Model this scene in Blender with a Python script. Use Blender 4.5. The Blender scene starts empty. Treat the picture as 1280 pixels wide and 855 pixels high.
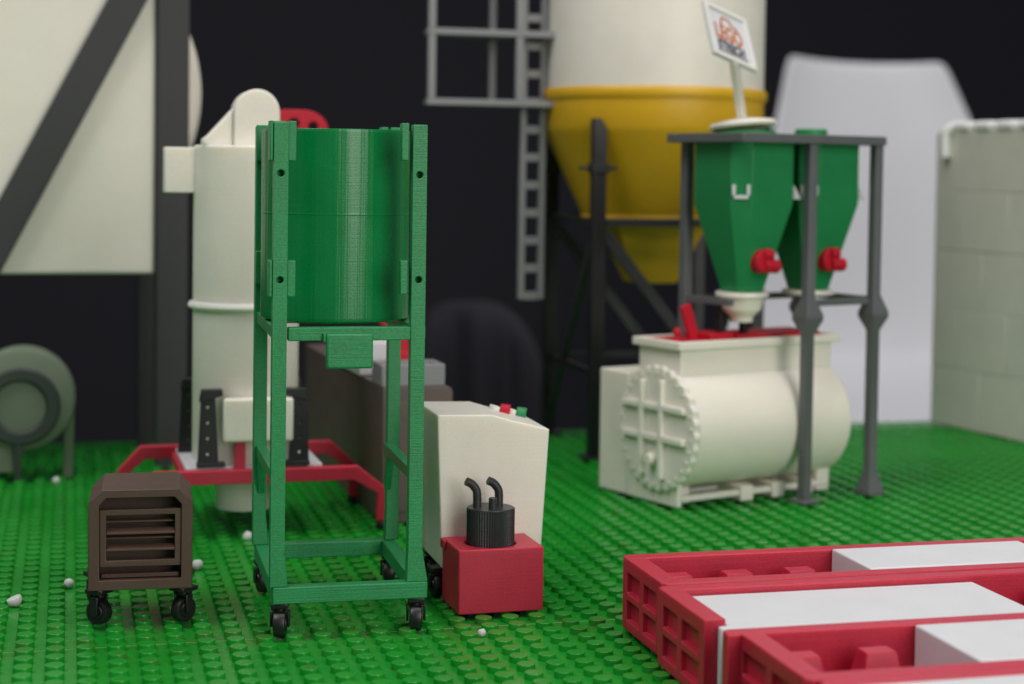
import bpy, bmesh, math, random
from mathutils import Vector, Matrix

random.seed(7)
PI = math.pi
S = 0.001                      # everything below is written in millimetres
scn = bpy.context.scene
col = scn.collection

# ------------------------------------------------------------------ camera
CAM_Z = 130.901
f_px, pitch, roll, yaw = 2153.47, 0.039719, -0.013433, 0.252082
cp, sp, cr, sr = math.cos(pitch), math.sin(pitch), math.cos(roll), math.sin(roll)
cy, sy = math.cos(yaw), math.sin(yaw)
Rv = Vector((cy, -sy, 0)); F0 = Vector((sy, cy, 0)); UP = Vector((0, 0, 1))
Fw = F0 * cp - UP * sp
Upc = UP * cp + F0 * sp
U = Rv * cr - Upc * sr
V = Upc * cr + Rv * sr
cam = bpy.data.cameras.new('camera')
cam.sensor_width = 36.0
cam.lens = 36.0 * f_px / 1280
cam.shift_y = -(427.5 - 300.0) / 1280
cam.clip_start = 0.01
cam.clip_end = 50
cam.dof.use_dof = True
cam.dof.focus_distance = 0.489
cam.dof.aperture_fstop = 12.0
cam.dof.aperture_blades = 7
co = bpy.data.objects.new('camera', cam)
M = Matrix.Identity(4)
for r in range(3):
    M[r][0], M[r][1], M[r][2] = U[r], V[r], -Fw[r]
M[2][3] = CAM_Z * S
co.matrix_world = M
col.objects.link(co)
scn.camera = co

# ------------------------------------------------------------------ light of the room and added fill lamps
w = bpy.data.worlds.new('World'); scn.world = w; w.use_nodes = True
bg = w.node_tree.nodes['Background']
bg.inputs[0].default_value = (0.80, 0.86, 1.0, 1)
bg.inputs[1].default_value = 0.15

def lamp(name, loc, target, size, power, color, size_y=None):
    l = bpy.data.lights.new(name, 'AREA')
    l.shape = 'RECTANGLE'; l.size = size * S; l.size_y = (size_y or size) * S
    l.energy = power; l.color = color
    o = bpy.data.objects.new(name, l)
    o.location = Vector(loc) * S
    d = (Vector(target) - Vector(loc)).normalized()
    o.rotation_euler = d.to_track_quat('-Z', 'Y').to_euler()
    col.objects.link(o)
    return o

lamp('ceiling_or_fill_lamp', (430, 420, 1700), (220, 600, 0), 1000, 11.5, (1.0, 0.975, 0.945), 1000)
lamp('ceiling_or_fill_lamp', (-700, 150, 1500), (150, 600, 0), 900, 13.0, (1.0, 0.985, 0.965), 900)  # added fill from the left, lifts the left-facing sides; no known source
lamp('ceiling_or_fill_lamp', (1040, 2110, 1150), (1040, 2115, 0), 600, 5.2, (1.0, 0.99, 0.99), 700)  # added fill hung low over the chair to brighten back and seat
lamp('window_light', (640, -960, 620), (150, 550, 90), 760, 15.0, (1.0, 0.955, 0.90), 1240)

scn.view_settings.view_transform = 'Standard'
scn.view_settings.look = 'None'
scn.view_settings.exposure = 0.0
scn.view_settings.gamma = 1.0
scn.cycles.max_bounces = 8

# ------------------------------------------------------------------ materials
def mat(name, color, rough=0.45, kind='print', sss=0.0, spec=0.5, layer=1.0, var=0.06, metallic=0.0, streak=0.0):
    """Plastic. kind 'print': 3D printed, with fine level layers; 'smooth': moulded; 'cloth'."""
    m = bpy.data.materials.new(name); m.use_nodes = True
    nt = m.node_tree; N = nt.nodes; L = nt.links
    b = N['Principled BSDF']
    b.inputs['Roughness'].default_value = rough
    b.inputs['Specular IOR Level'].default_value = spec
    b.inputs['Metallic'].default_value = metallic
    tc = N.new('ShaderNodeTexCoord')
    mp = N.new('ShaderNodeMapping'); L.new(tc.outputs['Object'], mp.inputs['Vector'])
    mp.inputs['Scale'].default_value = (1000, 1000, 1000)
    # mottling
    n1 = N.new('ShaderNodeTexNoise'); n1.inputs['Scale'].default_value = 0.09; n1.inputs['Detail'].default_value = 5
    L.new(mp.outputs[0], n1.inputs['Vector'])
    mr = N.new('ShaderNodeMapRange')
    mr.inputs['From Min'].default_value = 0.3; mr.inputs['From Max'].default_value = 0.7
    mr.inputs['To Min'].default_value = 1 - var; mr.inputs['To Max'].default_value = 1 + var
    L.new(n1.outputs['Fac'], mr.inputs['Value'])
    val = mr.outputs[0]
    h = None
    if kind == 'print':
        # layers: noise squeezed hard along z
        ms = N.new('ShaderNodeMapping'); ms.inputs['Scale'].default_value = (0.02, 0.02, 2.6)
        L.new(mp.outputs[0], ms.inputs['Vector'])
        n2 = N.new('ShaderNodeTexNoise'); n2.inputs['Scale'].default_value = 1.0; n2.inputs['Detail'].default_value = 3
        n2.inputs['Roughness'].default_value = 0.7
        L.new(ms.outputs[0], n2.inputs['Vector'])
        mr2 = N.new('ShaderNodeMapRange'); mr2.inputs['From Min'].default_value = 0.3; mr2.inputs['From Max'].default_value = 0.7
        mr2.inputs['To Min'].default_value = 1 - var * 0.6; mr2.inputs['To Max'].default_value = 1 + var * 0.6
        L.new(n2.outputs['Fac'], mr2.inputs['Value'])
        mu = N.new('ShaderNodeMath'); mu.operation = 'MULTIPLY'
        L.new(val, mu.inputs[0]); L.new(mr2.outputs[0], mu.inputs[1]); val = mu.outputs[0]
        n3 = N.new('ShaderNodeTexNoise'); n3.inputs['Scale'].default_value = 1.9; n3.inputs['Detail'].default_value = 2
        L.new(mp.outputs[0], n3.inputs['Vector'])
        ad = N.new('ShaderNodeMath'); ad.operation = 'MULTIPLY_ADD'
        L.new(n3.outputs['Fac'], ad.inputs[0]); ad.inputs[1].default_value = 0.45; L.new(n2.outputs['Fac'], ad.inputs[2])
        h = ad.outputs[0]
        mr5 = N.new('ShaderNodeMapRange'); mr5.inputs['From Min'].default_value = 0.35; mr5.inputs['From Max'].default_value = 0.65
        mr5.inputs['To Min'].default_value = 1 - var * 1.3; mr5.inputs['To Max'].default_value = 1 + var * 1.3
        L.new(n3.outputs['Fac'], mr5.inputs['Value'])
        mu5 = N.new('ShaderNodeMath'); mu5.operation = 'MULTIPLY'
        L.new(val, mu5.inputs[0]); L.new(mr5.outputs[0], mu5.inputs[1]); val = mu5.outputs[0]
        if streak:       # seams of the print run up the wall: noise squeezed along z
            mv = N.new('ShaderNodeMapping'); mv.inputs['Scale'].default_value = (0.42, 0.42, 0.006)
            L.new(mp.outputs[0], mv.inputs['Vector'])
            n4 = N.new('ShaderNodeTexNoise'); n4.inputs['Scale'].default_value = 1.0; n4.inputs['Detail'].default_value = 3
            L.new(mv.outputs[0], n4.inputs['Vector'])
            a4 = N.new('ShaderNodeMath'); a4.operation = 'MULTIPLY_ADD'
            L.new(n4.outputs['Fac'], a4.inputs[0]); a4.inputs[1].default_value = 9.0 * streak; L.new(h, a4.inputs[2]); h = a4.outputs[0]
        dist, st = 0.00010 * layer, 0.4
    else:
        n3 = N.new('ShaderNodeTexNoise'); n3.inputs['Scale'].default_value = 0.5 if kind == 'smooth' else 0.35
        n3.inputs['Detail'].default_value = 3
        L.new(mp.outputs[0], n3.inputs['Vector']); h = n3.outputs['Fac']
        dist, st = 0.0001 * layer, 0.3
    hv = N.new('ShaderNodeMix'); hv.data_type = 'RGBA'; hv.blend_type = 'MULTIPLY'
    hv.inputs['Factor'].default_value = 1
    hv.inputs['A'].default_value = (*color, 1)
    L.new(val, hv.inputs['B'])
    L.new(hv.outputs['Result'], b.inputs['Base Color'])
    bp = N.new('ShaderNodeBump'); bp.inputs['Strength'].default_value = st; bp.inputs['Distance'].default_value = dist
    L.new(h, bp.inputs['Height']); L.new(bp.outputs[0], b.inputs['Normal'])
    # uneven gloss
    rr = N.new('ShaderNodeMapRange'); rr.inputs['To Min'].default_value = max(0.05, rough - 0.08); rr.inputs['To Max'].default_value = min(1, rough + 0.1)
    L.new(n1.outputs['Fac'], rr.inputs['Value']); L.new(rr.outputs[0], b.inputs['Roughness'])
    if sss:
        b.inputs['Subsurface Weight'].default_value = sss
        b.inputs['Subsurface Radius'].default_value = (1.0, 0.8, 0.45)
        b.inputs['Subsurface Scale'].default_value = 0.004
    return m

GREEN = mat('green_print', (0.012, 0.235, 0.072), 0.42, sss=0.0, layer=2.4, var=0.12)
GREEN_D = mat('green_drum_print', (0.002, 0.195, 0.048), 0.25, sss=0.0, layer=0.6, var=0.05, streak=1.3)
GREEN2 = mat('green_hopper_print', (0.008, 0.22, 0.066), 0.5, var=0.05)
CREAM = mat('cream_print', (0.85, 0.80, 0.71), 0.42, sss=0.5, var=0.025)
CREAM_D = mat('ivory_print', (0.84, 0.795, 0.70), 0.48, sss=0.4, var=0.015)
WHITE = mat('white_print', (0.67, 0.675, 0.695), 0.5, sss=0.1, var=0.02)
RED = mat('red_print', (0.50, 0.017, 0.050), 0.45, sss=0.4, var=0.07)
RED_B = mat('bright_red_print', (0.52, 0.008, 0.026), 0.5, var=0.05, spec=0.3)
BROWN = mat('brown_print', (0.076, 0.041, 0.029), 0.5, var=0.08)
BROWN2 = mat('taupe_print', (0.11, 0.078, 0.068), 0.5, var=0.08)
BLACK = mat('black_print', (0.012, 0.012, 0.014), 0.42, var=0.1)
CHAR = mat('charcoal_print', (0.030, 0.030, 0.032), 0.38, var=0.1, layer=2.0)
BEAM = mat('dark_grey_painted', (0.045, 0.045, 0.047), 0.7, kind='smooth', var=0.06)
GREY = mat('grey_print', (0.115, 0.12, 0.125), 0.45, var=0.06)
GREY_L = mat('light_grey_print', (0.22, 0.225, 0.23), 0.45, var=0.05)
YELLOW = mat('yellow_print', (0.74, 0.425, 0.014), 0.4, var=0.04)
STONE = mat('beige_block', (0.69, 0.675, 0.585), 0.6, kind='smooth', var=0.03)
STONE2 = mat('greyish_block', (0.655, 0.655, 0.58), 0.6, kind='smooth', var=0.03)
GREYGREEN = mat('grey_green_print', (0.155, 0.195, 0.135), 0.5, var=0.05)
RINGC = mat('dark_grey_green_print', (0.03, 0.042, 0.034), 0.5, var=0.05)
RUBBER = mat('black_rubber', (0.009, 0.009, 0.010), 0.38, kind='smooth', var=0.1)
FOAM = mat('white_foam', (0.85, 0.85, 0.84), 0.85, kind='smooth', sss=0.2, var=0.03, layer=3)
BEAD = mat('grey_white_foam', (0.56, 0.56, 0.55), 0.9, kind='smooth', sss=0.2, var=0.05, layer=3)
CHAIRM = mat('white_chair_plastic', (0.73, 0.725, 0.75), 0.4, kind='smooth', var=0.01)
CLOTH = mat('dark_fabric', (0.006, 0.0055, 0.011), 0.85, kind='cloth', var=0.2, layer=4)
WALLM = mat('dark_wall_paint', (0.029, 0.028, 0.037), 0.8, kind='smooth', var=0.06)
FLOORM = mat('dark_floor', (0.03, 0.03, 0.034), 0.7, kind='smooth', var=0.1)
TABLEM = mat('dark_table_laminate', (0.02, 0.02, 0.022), 0.5, kind='smooth', var=0.1)
ORANGE = mat('orange_ink', (0.52, 0.15, 0.03), 0.6, kind='smooth', var=0.1)
INK = mat('dark_grey_ink', (0.06, 0.06, 0.075), 0.6, kind='smooth', var=0.1)
PAPER = mat('white_paper', (0.66, 0.67, 0.70), 0.6, kind='smooth', var=0.02)
HOLE = mat('dark_green_hole', (0.002, 0.012, 0.006), 0.8, kind='smooth', var=0.1)

def plate_material():
    m = bpy.data.materials.new('green_baseplate'); m.use_nodes = True
    nt = m.node_tree; N = nt.nodes; L = nt.links
    b = N['Principled BSDF']
    g = N.new('ShaderNodeNewGeometry')
    mp = N.new('ShaderNodeMapping'); mp.inputs['Scale'].default_value = (1000, 1000, 1000); L.new(g.outputs['Position'], mp.inputs[0])
    n = N.new('ShaderNodeTexNoise'); n.inputs['Scale'].default_value = 0.035; n.inputs['Detail'].default_value = 6; n.inputs['Roughness'].default_value = 0.65
    L.new(mp.outputs[0], n.inputs['Vector'])
    # brown dirt rubbed on in patches, thicker along the seam between the plates
    sx = N.new('ShaderNodeSeparateXYZ'); L.new(mp.outputs[0], sx.inputs[0])
    d = N.new('ShaderNodeMath'); d.operation = 'SUBTRACT'; L.new(sx.outputs['Y'], d.inputs[0]); d.inputs[1].default_value = 474.0
    a = N.new('ShaderNodeMath'); a.operation = 'ABSOLUTE'; L.new(d.outputs[0], a.inputs[0])
    sm = N.new('ShaderNodeMapRange'); sm.inputs['From Min'].default_value = 0; sm.inputs['From Max'].default_value = 26
    sm.inputs['To Min'].default_value = 0.14; sm.inputs['To Max'].default_value = 0.0; L.new(a.outputs[0], sm.inputs['Value'])
    n2 = N.new('ShaderNodeTexNoise'); n2.inputs['Scale'].default_value = 0.11; n2.inputs['Detail'].default_value = 4
    L.new(mp.outputs[0], n2.inputs['Vector'])
    ad = N.new('ShaderNodeMath'); ad.operation = 'ADD'; L.new(n2.outputs['Fac'], ad.inputs[0]); L.new(sm.outputs[0], ad.inputs[1])
    dm = N.new('ShaderNodeMapRange'); dm.inputs['From Min'].default_value = 0.60; dm.inputs['From Max'].default_value = 0.78
    dm.inputs['To Min'].default_value = 0.0; dm.inputs['To Max'].default_value = 0.36; L.new(ad.outputs[0], dm.inputs['Value'])
    cr_ = N.new('ShaderNodeValToRGB')
    cr_.color_ramp.elements[0].position = 0.3; cr_.color_ramp.elements[0].color = (0.005, 0.225, 0.014, 1)
    cr_.color_ramp.elements[1].position = 0.7; cr_.color_ramp.elements[1].color = (0.013, 0.295, 0.026, 1)
    L.new(n.outputs['Fac'], cr_.inputs[0])
    mx = N.new('ShaderNodeMix'); mx.data_type = 'RGBA'; L.new(dm.outputs[0], mx.inputs['Factor'])
    L.new(cr_.outputs[0], mx.inputs['A']); mx.inputs['B'].default_value = (0.09, 0.085, 0.022, 1)
    L.new(mx.outputs['Result'], b.inputs['Base Color'])
    rr = N.new('ShaderNodeMapRange'); rr.inputs['To Min'].default_value = 0.16; rr.inputs['To Max'].default_value = 0.38
    L.new(n.outputs['Fac'], rr.inputs['Value']); L.new(rr.outputs[0], b.inputs['Roughness'])
    b.inputs['Specular IOR Level'].default_value = 0.5
    bn = N.new('ShaderNodeTexNoise'); bn.inputs['Scale'].default_value = 0.35; bn.inputs['Detail'].default_value = 3; L.new(mp.outputs[0], bn.inputs['Vector'])
    bp = N.new('ShaderNodeBump'); bp.inputs['Strength'].default_value = 0.25; bp.inputs['Distance'].default_value = 0.0001
    L.new(bn.outputs['Fac'], bp.inputs['Height']); L.new(bp.outputs[0], b.inputs['Normal'])
    return m
PLATE = plate_material()

# ------------------------------------------------------------------ mesh helpers (millimetres)
def NB():
    return bmesh.new()

def box(bm, x0, x1, y0, y1, z0, z1, mtx=None):
    vs = [bm.verts.new((x, y, z)) for x in (x0, x1) for y in (y0, y1) for z in (z0, z1)]
    if mtx is not None:
        for v in vs: v.co = mtx @ v.co
    for q in ((0, 1, 3, 2), (4, 6, 7, 5), (0, 4, 5, 1), (2, 3, 7, 6), (0, 2, 6, 4), (1, 5, 7, 3)):
        bm.faces.new([vs[i] for i in q])
    return vs

def hexa(bm, bot, top):
    """Prism between two loops of the same length."""
    a = [bm.verts.new(p) for p in bot]; b = [bm.verts.new(p) for p in top]
    n = len(a)
    bm.faces.new(a[::-1]); bm.faces.new(b)
    for i in range(n):
        j = (i + 1) % n
        bm.faces.new((a[i], a[j], b[j], b[i]))

def prism(bm, pts, axis, a0, a1):
    """Outline pts (2D) drawn out along axis: 'x' pts are (y,z), 'y' pts are (x,z), 'z' pts are (x,y)."""
    def P(p, a):
        return (a, p[0], p[1]) if axis == 'x' else (p[0], a, p[1]) if axis == 'y' else (p[0], p[1], a)
    hexa(bm, [P(p, a0) for p in pts], [P(p, a1) for p in pts])

def frame_prism(bm, outer, inner, axis, a0, a1):
    """Ring between two outlines with the same number of points."""
    def P(p, a):
        return (a, p[0], p[1]) if axis == 'x' else (p[0], a, p[1]) if axis == 'y' else (p[0], p[1], a)
    n = len(outer)
    o0 = [bm.verts.new(P(p, a0)) for p in outer]; o1 = [bm.verts.new(P(p, a1)) for p in outer]
    i0 = [bm.verts.new(P(p, a0)) for p in inner]; i1 = [bm.verts.new(P(p, a1)) for p in inner]
    for k in range(n):
        j = (k + 1) % n
        bm.faces.new((o0[k], o0[j], i0[j], i0[k])); bm.faces.new((o1[k], i1[k], i1[j], o1[j]))
        bm.faces.new((o0[k], o1[k], o1[j], o0[j])); bm.faces.new((i0[k], i0[j], i1[j], i1[k]))

def basis(d):
    d = Vector(d).normalized()
    a = Vector((0, 0, 1)) if abs(d.z) < 0.9 else Vector((1, 0, 0))
    x = a.cross(d).normalized(); y = d.cross(x)
    return x, y, d

def cyl(bm, p0, p1, r0, r1=None, seg=32, caps=True):
    r1 = r0 if r1 is None else r1
    p0, p1 = Vector(p0), Vector(p1); x, y, d = basis(p1 - p0)
    A = [bm.verts.new(p0 + (x * math.cos(t) + y * math.sin(t)) * r0) for t in [2 * PI * k / seg for k in range(seg)]]
    B = [bm.verts.new(p1 + (x * math.cos(t) + y * math.sin(t)) * r1) for t in [2 * PI * k / seg for k in range(seg)]]
    for k in range(seg):
        j = (k + 1) % seg
        bm.faces.new((A[k], A[j], B[j], B[k]))
    if caps:
        bm.faces.new(A[::-1]); bm.faces.new(B)

def lathe(bm, prof, seg=48, c=(0, 0, 0), axis='z', closed=False):
    """prof: (radius, height) from one end to the other; radius 0 makes a pole."""
    rings = []
    for r, h in prof:
        ring = []
        for k in range(1 if r < 1e-6 else seg):
            t = 2 * PI * k / seg
            p = (r * math.cos(t), r * math.sin(t), h)
            if axis == 'y': p = (p[0], p[2], p[1])
            if axis == 'x': p = (p[2], p[0], p[1])
            ring.append(bm.verts.new(Vector(p) + Vector(c)))
        rings.append(ring)
    pairs = list(zip(rings, rings[1:])) + ([(rings[-1], rings[0])] if closed else [])
    for a, b in pairs:
        for k in range(seg):
            j = (k + 1) % seg
            if len(a) == 1: bm.faces.new((a[0], b[j], b[k]))
            elif len(b) == 1: bm.faces.new((a[k], a[j], b[0]))
            else: bm.faces.new((a[k], a[j], b[j], b[k]))
    if not closed:
        if len(rings[0]) > 1: bm.faces.new(rings[0][::-1])
        if len(rings[-1]) > 1: bm.faces.new(rings[-1])

def tube(bm, pts, r, seg=12, smooth=6):
    pts = [Vector(p) for p in pts]
    if smooth and len(pts) > 2:        # Catmull-Rom
        out = []
        for i in range(len(pts) - 1):
            p0, p1, p2, p3 = pts[max(i - 1, 0)], pts[i], pts[i + 1], pts[min(i + 2, len(pts) - 1)]
            for k in range(smooth):
                t = k / smooth
                out.append(0.5 * ((2 * p1) + (p2 - p0) * t + (2 * p0 - 5 * p1 + 4 * p2 - p3) * t * t + (3 * p1 - p0 - 3 * p2 + p3) * t ** 3))
        pts = out + [pts[-1]]
    rings = []; x = None
    for i, p in enumerate(pts):
        d = (pts[min(i + 1, len(pts) - 1)] - pts[max(i - 1, 0)]).normalized()
        if x is None: x = basis(d)[0]
        x = (x - d * x.dot(d)).normalized(); y = d.cross(x)
        rings.append([bm.verts.new(p + (x * math.cos(2 * PI * k / seg) + y * math.sin(2 * PI * k / seg)) * r) for k in range(seg)])
    for a, b in zip(rings, rings[1:]):
        for k in range(seg):
            j = (k + 1) % seg
            bm.faces.new((a[k], a[j], b[j], b[k]))
    bm.faces.new(rings[0][::-1]); bm.faces.new(rings[-1])

def bar(bm, p0, p1, wd, ht, upv=(0, 0, 1)):
    """Square bar from p0 to p1, wd across and ht along upv."""
    p0, p1 = Vector(p0), Vector(p1); d = (p1 - p0).normalized()
    x = d.cross(Vector(upv)).normalized(); y = x.cross(d)
    L4 = [(-1, -1), (1, -1), (1, 1), (-1, 1)]
    hexa(bm, [p0 + x * a * wd / 2 + y * b * ht / 2 for a, b in L4], [p1 + x * a * wd / 2 + y * b * ht / 2 for a, b in L4])

def ball(bm, c, r, seg=16, rings=10, sc=(1, 1, 1)):
    bmesh.ops.create_uvsphere(bm, u_segments=seg, v_segments=rings, radius=r, matrix=Matrix.Translation(c) @ Matrix.Diagonal((*sc, 1)))

def obj(name, bm, m, parent=None, bev=0.25, ang=35, segs=2):
    bmesh.ops.recalc_face_normals(bm, faces=bm.faces)
    for v in bm.verts: v.co *= S
    me = bpy.data.meshes.new(name); bm.to_mesh(me); bm.free()
    me.materials.append(m)
    for p in me.polygons: p.use_smooth = True
    me.set_sharp_from_angle(angle=math.radians(ang))
    o = bpy.data.objects.new(name, me); col.objects.link(o)
    if parent is not None: o.parent = parent
    if bev:
        b = o.modifiers.new('bevel', 'BEVEL'); b.width = bev * S; b.segments = segs
        b.limit_method = 'ANGLE'; b.angle_limit = math.radians(40); b.harden_normals = False
        b.use_clamp_overlap = True
    return o

def cut(o, bm):
    """Cuts the shape bm out of mesh object o and keeps the result as plain mesh."""
    c = obj('cutter', bm, o.data.materials[0], None, 0)
    md = o.modifiers.new('cut', 'BOOLEAN'); md.operation = 'DIFFERENCE'; md.object = c; md.solver = 'EXACT'
    while o.modifiers[0].name != 'cut':
        o.modifiers.move(len(o.modifiers) - 1, 0)
    c.parent = o.parent
    bpy.context.view_layer.update()
    others = [x for x in o.modifiers if x.name != 'cut']
    st = [x.show_viewport for x in others]
    for x in others: x.show_viewport = False
    dg = bpy.context.evaluated_depsgraph_get()
    me = bpy.data.meshes.new_from_object(o.evaluated_get(dg))
    for x, s in zip(others, st): x.show_viewport = s
    o.modifiers.remove(md)
    old = o.data; o.data = me
    bpy.data.objects.remove(c)
    for p in me.polygons: p.use_smooth = True
    me.set_sharp_from_angle(angle=math.radians(35))
    bpy.data.meshes.remove(old)

def tag(o, label=None, cat=None, group=None, kind=None):
    if label: o['label'] = label
    if cat: o['category'] = cat
    if group: o['group'] = group
    if kind: o['kind'] = kind
    return o

def thing(name, label, cat, loc=(0, 0, 0), rotz=0.0, group=None):
    o = bpy.data.objects.new(name, None); col.objects.link(o)
    o.empty_display_size = 0.01
    o.location = Vector(loc) * S; o.rotation_euler = (0, 0, math.radians(rotz))
    return tag(o, label, cat, group)

def dup(root, loc=None, rotz=None, label=None, parent=None):
    """A copy of an object with copies of its children and theirs; meshes are shared."""
    r = root.copy(); col.objects.link(r)
    if parent is not None: r.parent = parent
    if loc is not None: r.location = Vector(loc) * S
    if rotz is not None: r.rotation_euler = (0, 0, math.radians(rotz))
    if label: r['label'] = label
    for ch in list(root.children):
        c = ch.copy(); col.objects.link(c); c.parent = r
        for g in list(ch.children):
            d = g.copy(); col.objects.link(d); d.parent = c
    return r

# ------------------------------------------------------------------ the room
bm = NB(); box(bm, -5000, 7000, 4300, 4360, -560, 2600); tag(obj('wall', bm, WALLM, None, 0), kind='structure')
bm = NB(); box(bm, -5000, 7000, -2500, 4300, -600, -560); tag(obj('floor', bm, FLOORM, None, 0), kind='structure')
bm = NB(); box(bm, -300, 640, 120, 836.5, -35, -3.5); tag(obj('table_top', bm, TABLEM, None, 1.5), kind='structure')

# ------------------------------------------------------------------ studded green baseplates
SX0, SY0 = -11.1747, 448.8128
SEAM = SY0 + 28.0
def stud_mesh():
    bm = NB()
    lathe(bm, [(2.5, 0.0), (2.5, 1.56), (2.47, 1.68), (2.38, 1.745), (2.3, 1.75), (2.2, 1.751), (0, 1.751)], 20)
    bm.faces.ensure_lookup_table()
    bot = [f for f in bm.faces if all(v.co.z < 0.01 for v in f.verts)]
    bmesh.ops.delete(bm, geom=bot, context='FACES_ONLY')
    bmesh.ops.recalc_face_normals(bm, faces=bm.faces)
    for f in bm.faces:
        if f.normal.z < -0.5: f.normal_flip()
    for v in bm.verts: v.co *= S
    me = bpy.data.meshes.new('stud'); bm.to_mesh(me); bm.free()
    me.materials.append(PLATE)
    for p in me.polygons: p.use_smooth = True
    me.set_sharp_from_angle(angle=math.radians(50))
    return me
STUD = stud_mesh()

def project(p):
    q = Vector(p) - Vector((0, 0, CAM_Z)); z = q.dot(Fw)
    return 640 + f_px * q.dot(U) / z, 300 - f_px * q.dot(V) / z, z

plates = []
for (y0, y1) in ((SEAM - 384 + 0.15, SEAM - 0.15), (SEAM + 0.15, SEAM + 360 - 0.1)):
    bm = NB(); box(bm, SX0 - 8 * 30 - 4, SX0 + 8 * 70 + 4, y0, y1, -3.2, 0)
    plates.append(tag(obj('baseplate', bm, PLATE, None, 0.3), kind='structure'))

cov = [(150, 340, 300, 464), (108, 483, 136, 503), (212, 622, 300, 690), (111, 616, 140, 775)]   # under bodies resting flat on the plate
studs = []
for i in range(-30, 71):
    for j in range(-45, 14):
        x, y = SX0 + 8 * i, SY0 - 8 * j
        if y > SEAM + 358: continue
        px, py, z = project((x, y, 1.7))
        if z < 300 or px < -300 or px > 1750 or py > 1100: continue
        hid = any(a < x < c and b < y < d for a, b, c, d in cov) or not (0 <= px <= 1280 and py <= 855)
        studs.append((hid, z, x, y))
studs.sort()
near = [s for s in studs if not s[0]][:296]
far = {0: [], 1: []}
ns = set((s[2], s[3]) for s in near)
for (_, z, x, y) in studs:
    k = 0 if y < SEAM else 1
    if (x, y) in ns:
        o = bpy.data.objects.new('stud', STUD); col.objects.link(o); o.parent = plates[k]
        o.location = (x * S, y * S, 0)
    else:
        far[k].append((x, y))
sv = [v.co.copy() for v in STUD.vertices]; sf = [tuple(p.vertices) for p in STUD.polygons]
for k in (0, 1):
    vs, fs = [], []
    for (x, y) in far[k]:
        n = len(vs); off = Vector((x * S, y * S, 0))
        vs += [v + off for v in sv]; fs += [tuple(a + n for a in f) for f in sf]
    me = bpy.data.meshes.new('stud_field'); me.from_pydata(vs, [], fs); me.materials.append(PLATE)
    for p in me.polygons: p.use_smooth = True
    me.set_sharp_from_angle(angle=math.radians(50))
    o = bpy.data.objects.new('stud_field', me); col.objects.link(o); o.parent = plates[k]; o['kind'] = 'stuff'

# ------------------------------------------------------------------ castor wheels shared by the small machines
def castor(parent, x, y, ztop, r=3.0, wd=3.0, turn=0.0, plate=2.4, zb=1.75):
    """Housing under a frame corner with one wheel below it."""
    bm = NB()
    box(bm, -plate, plate, -plate, plate, ztop - 1.3, ztop + 0.05)
    cyl(bm, (0, 0, ztop - 1.3), (0, 0, ztop - 2.6), 1.5, 1.5, 16)
    for s in (-1, 1):
        prism(bm, [(-1.3, ztop - 2.2), (1.3, ztop - 2.2), (1.0, zb + r * 0.75), (-1.0, zb + r * 0.75)], 'x', s * (wd / 2 + 0.15), s * (wd / 2 + 0.85))
    box(bm, -wd / 2 - .85, wd / 2 + .85, -1.2, 1.2, ztop - 2.9, ztop - 2.1)
    h = obj('castor', bm, RUBBER, parent, 0.25)
    h.location = Vector((x, y, 0)) * S; h.rotation_euler = (0, 0, math.radians(turn))
    bm = NB(); c = (0, 0, zb + r)
    lathe(bm, [(0.9, -wd / 2), (r * .55, -wd / 2), (r * .6, -wd / 2 + .35), (r * .8, -wd / 2 + .2), (r * .96, -wd / 2 + .4), (r, -wd / 4), (r, wd / 4), (r * .96, wd / 2 - .4), (r * .8, wd / 2 - .2), (r * .6, wd / 2 - .35), (r * .55, wd / 2), (0.9, wd / 2)], 28, c, 'x')
    obj('wheel', bm, RUBBER, h, 0)
    return h

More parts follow.
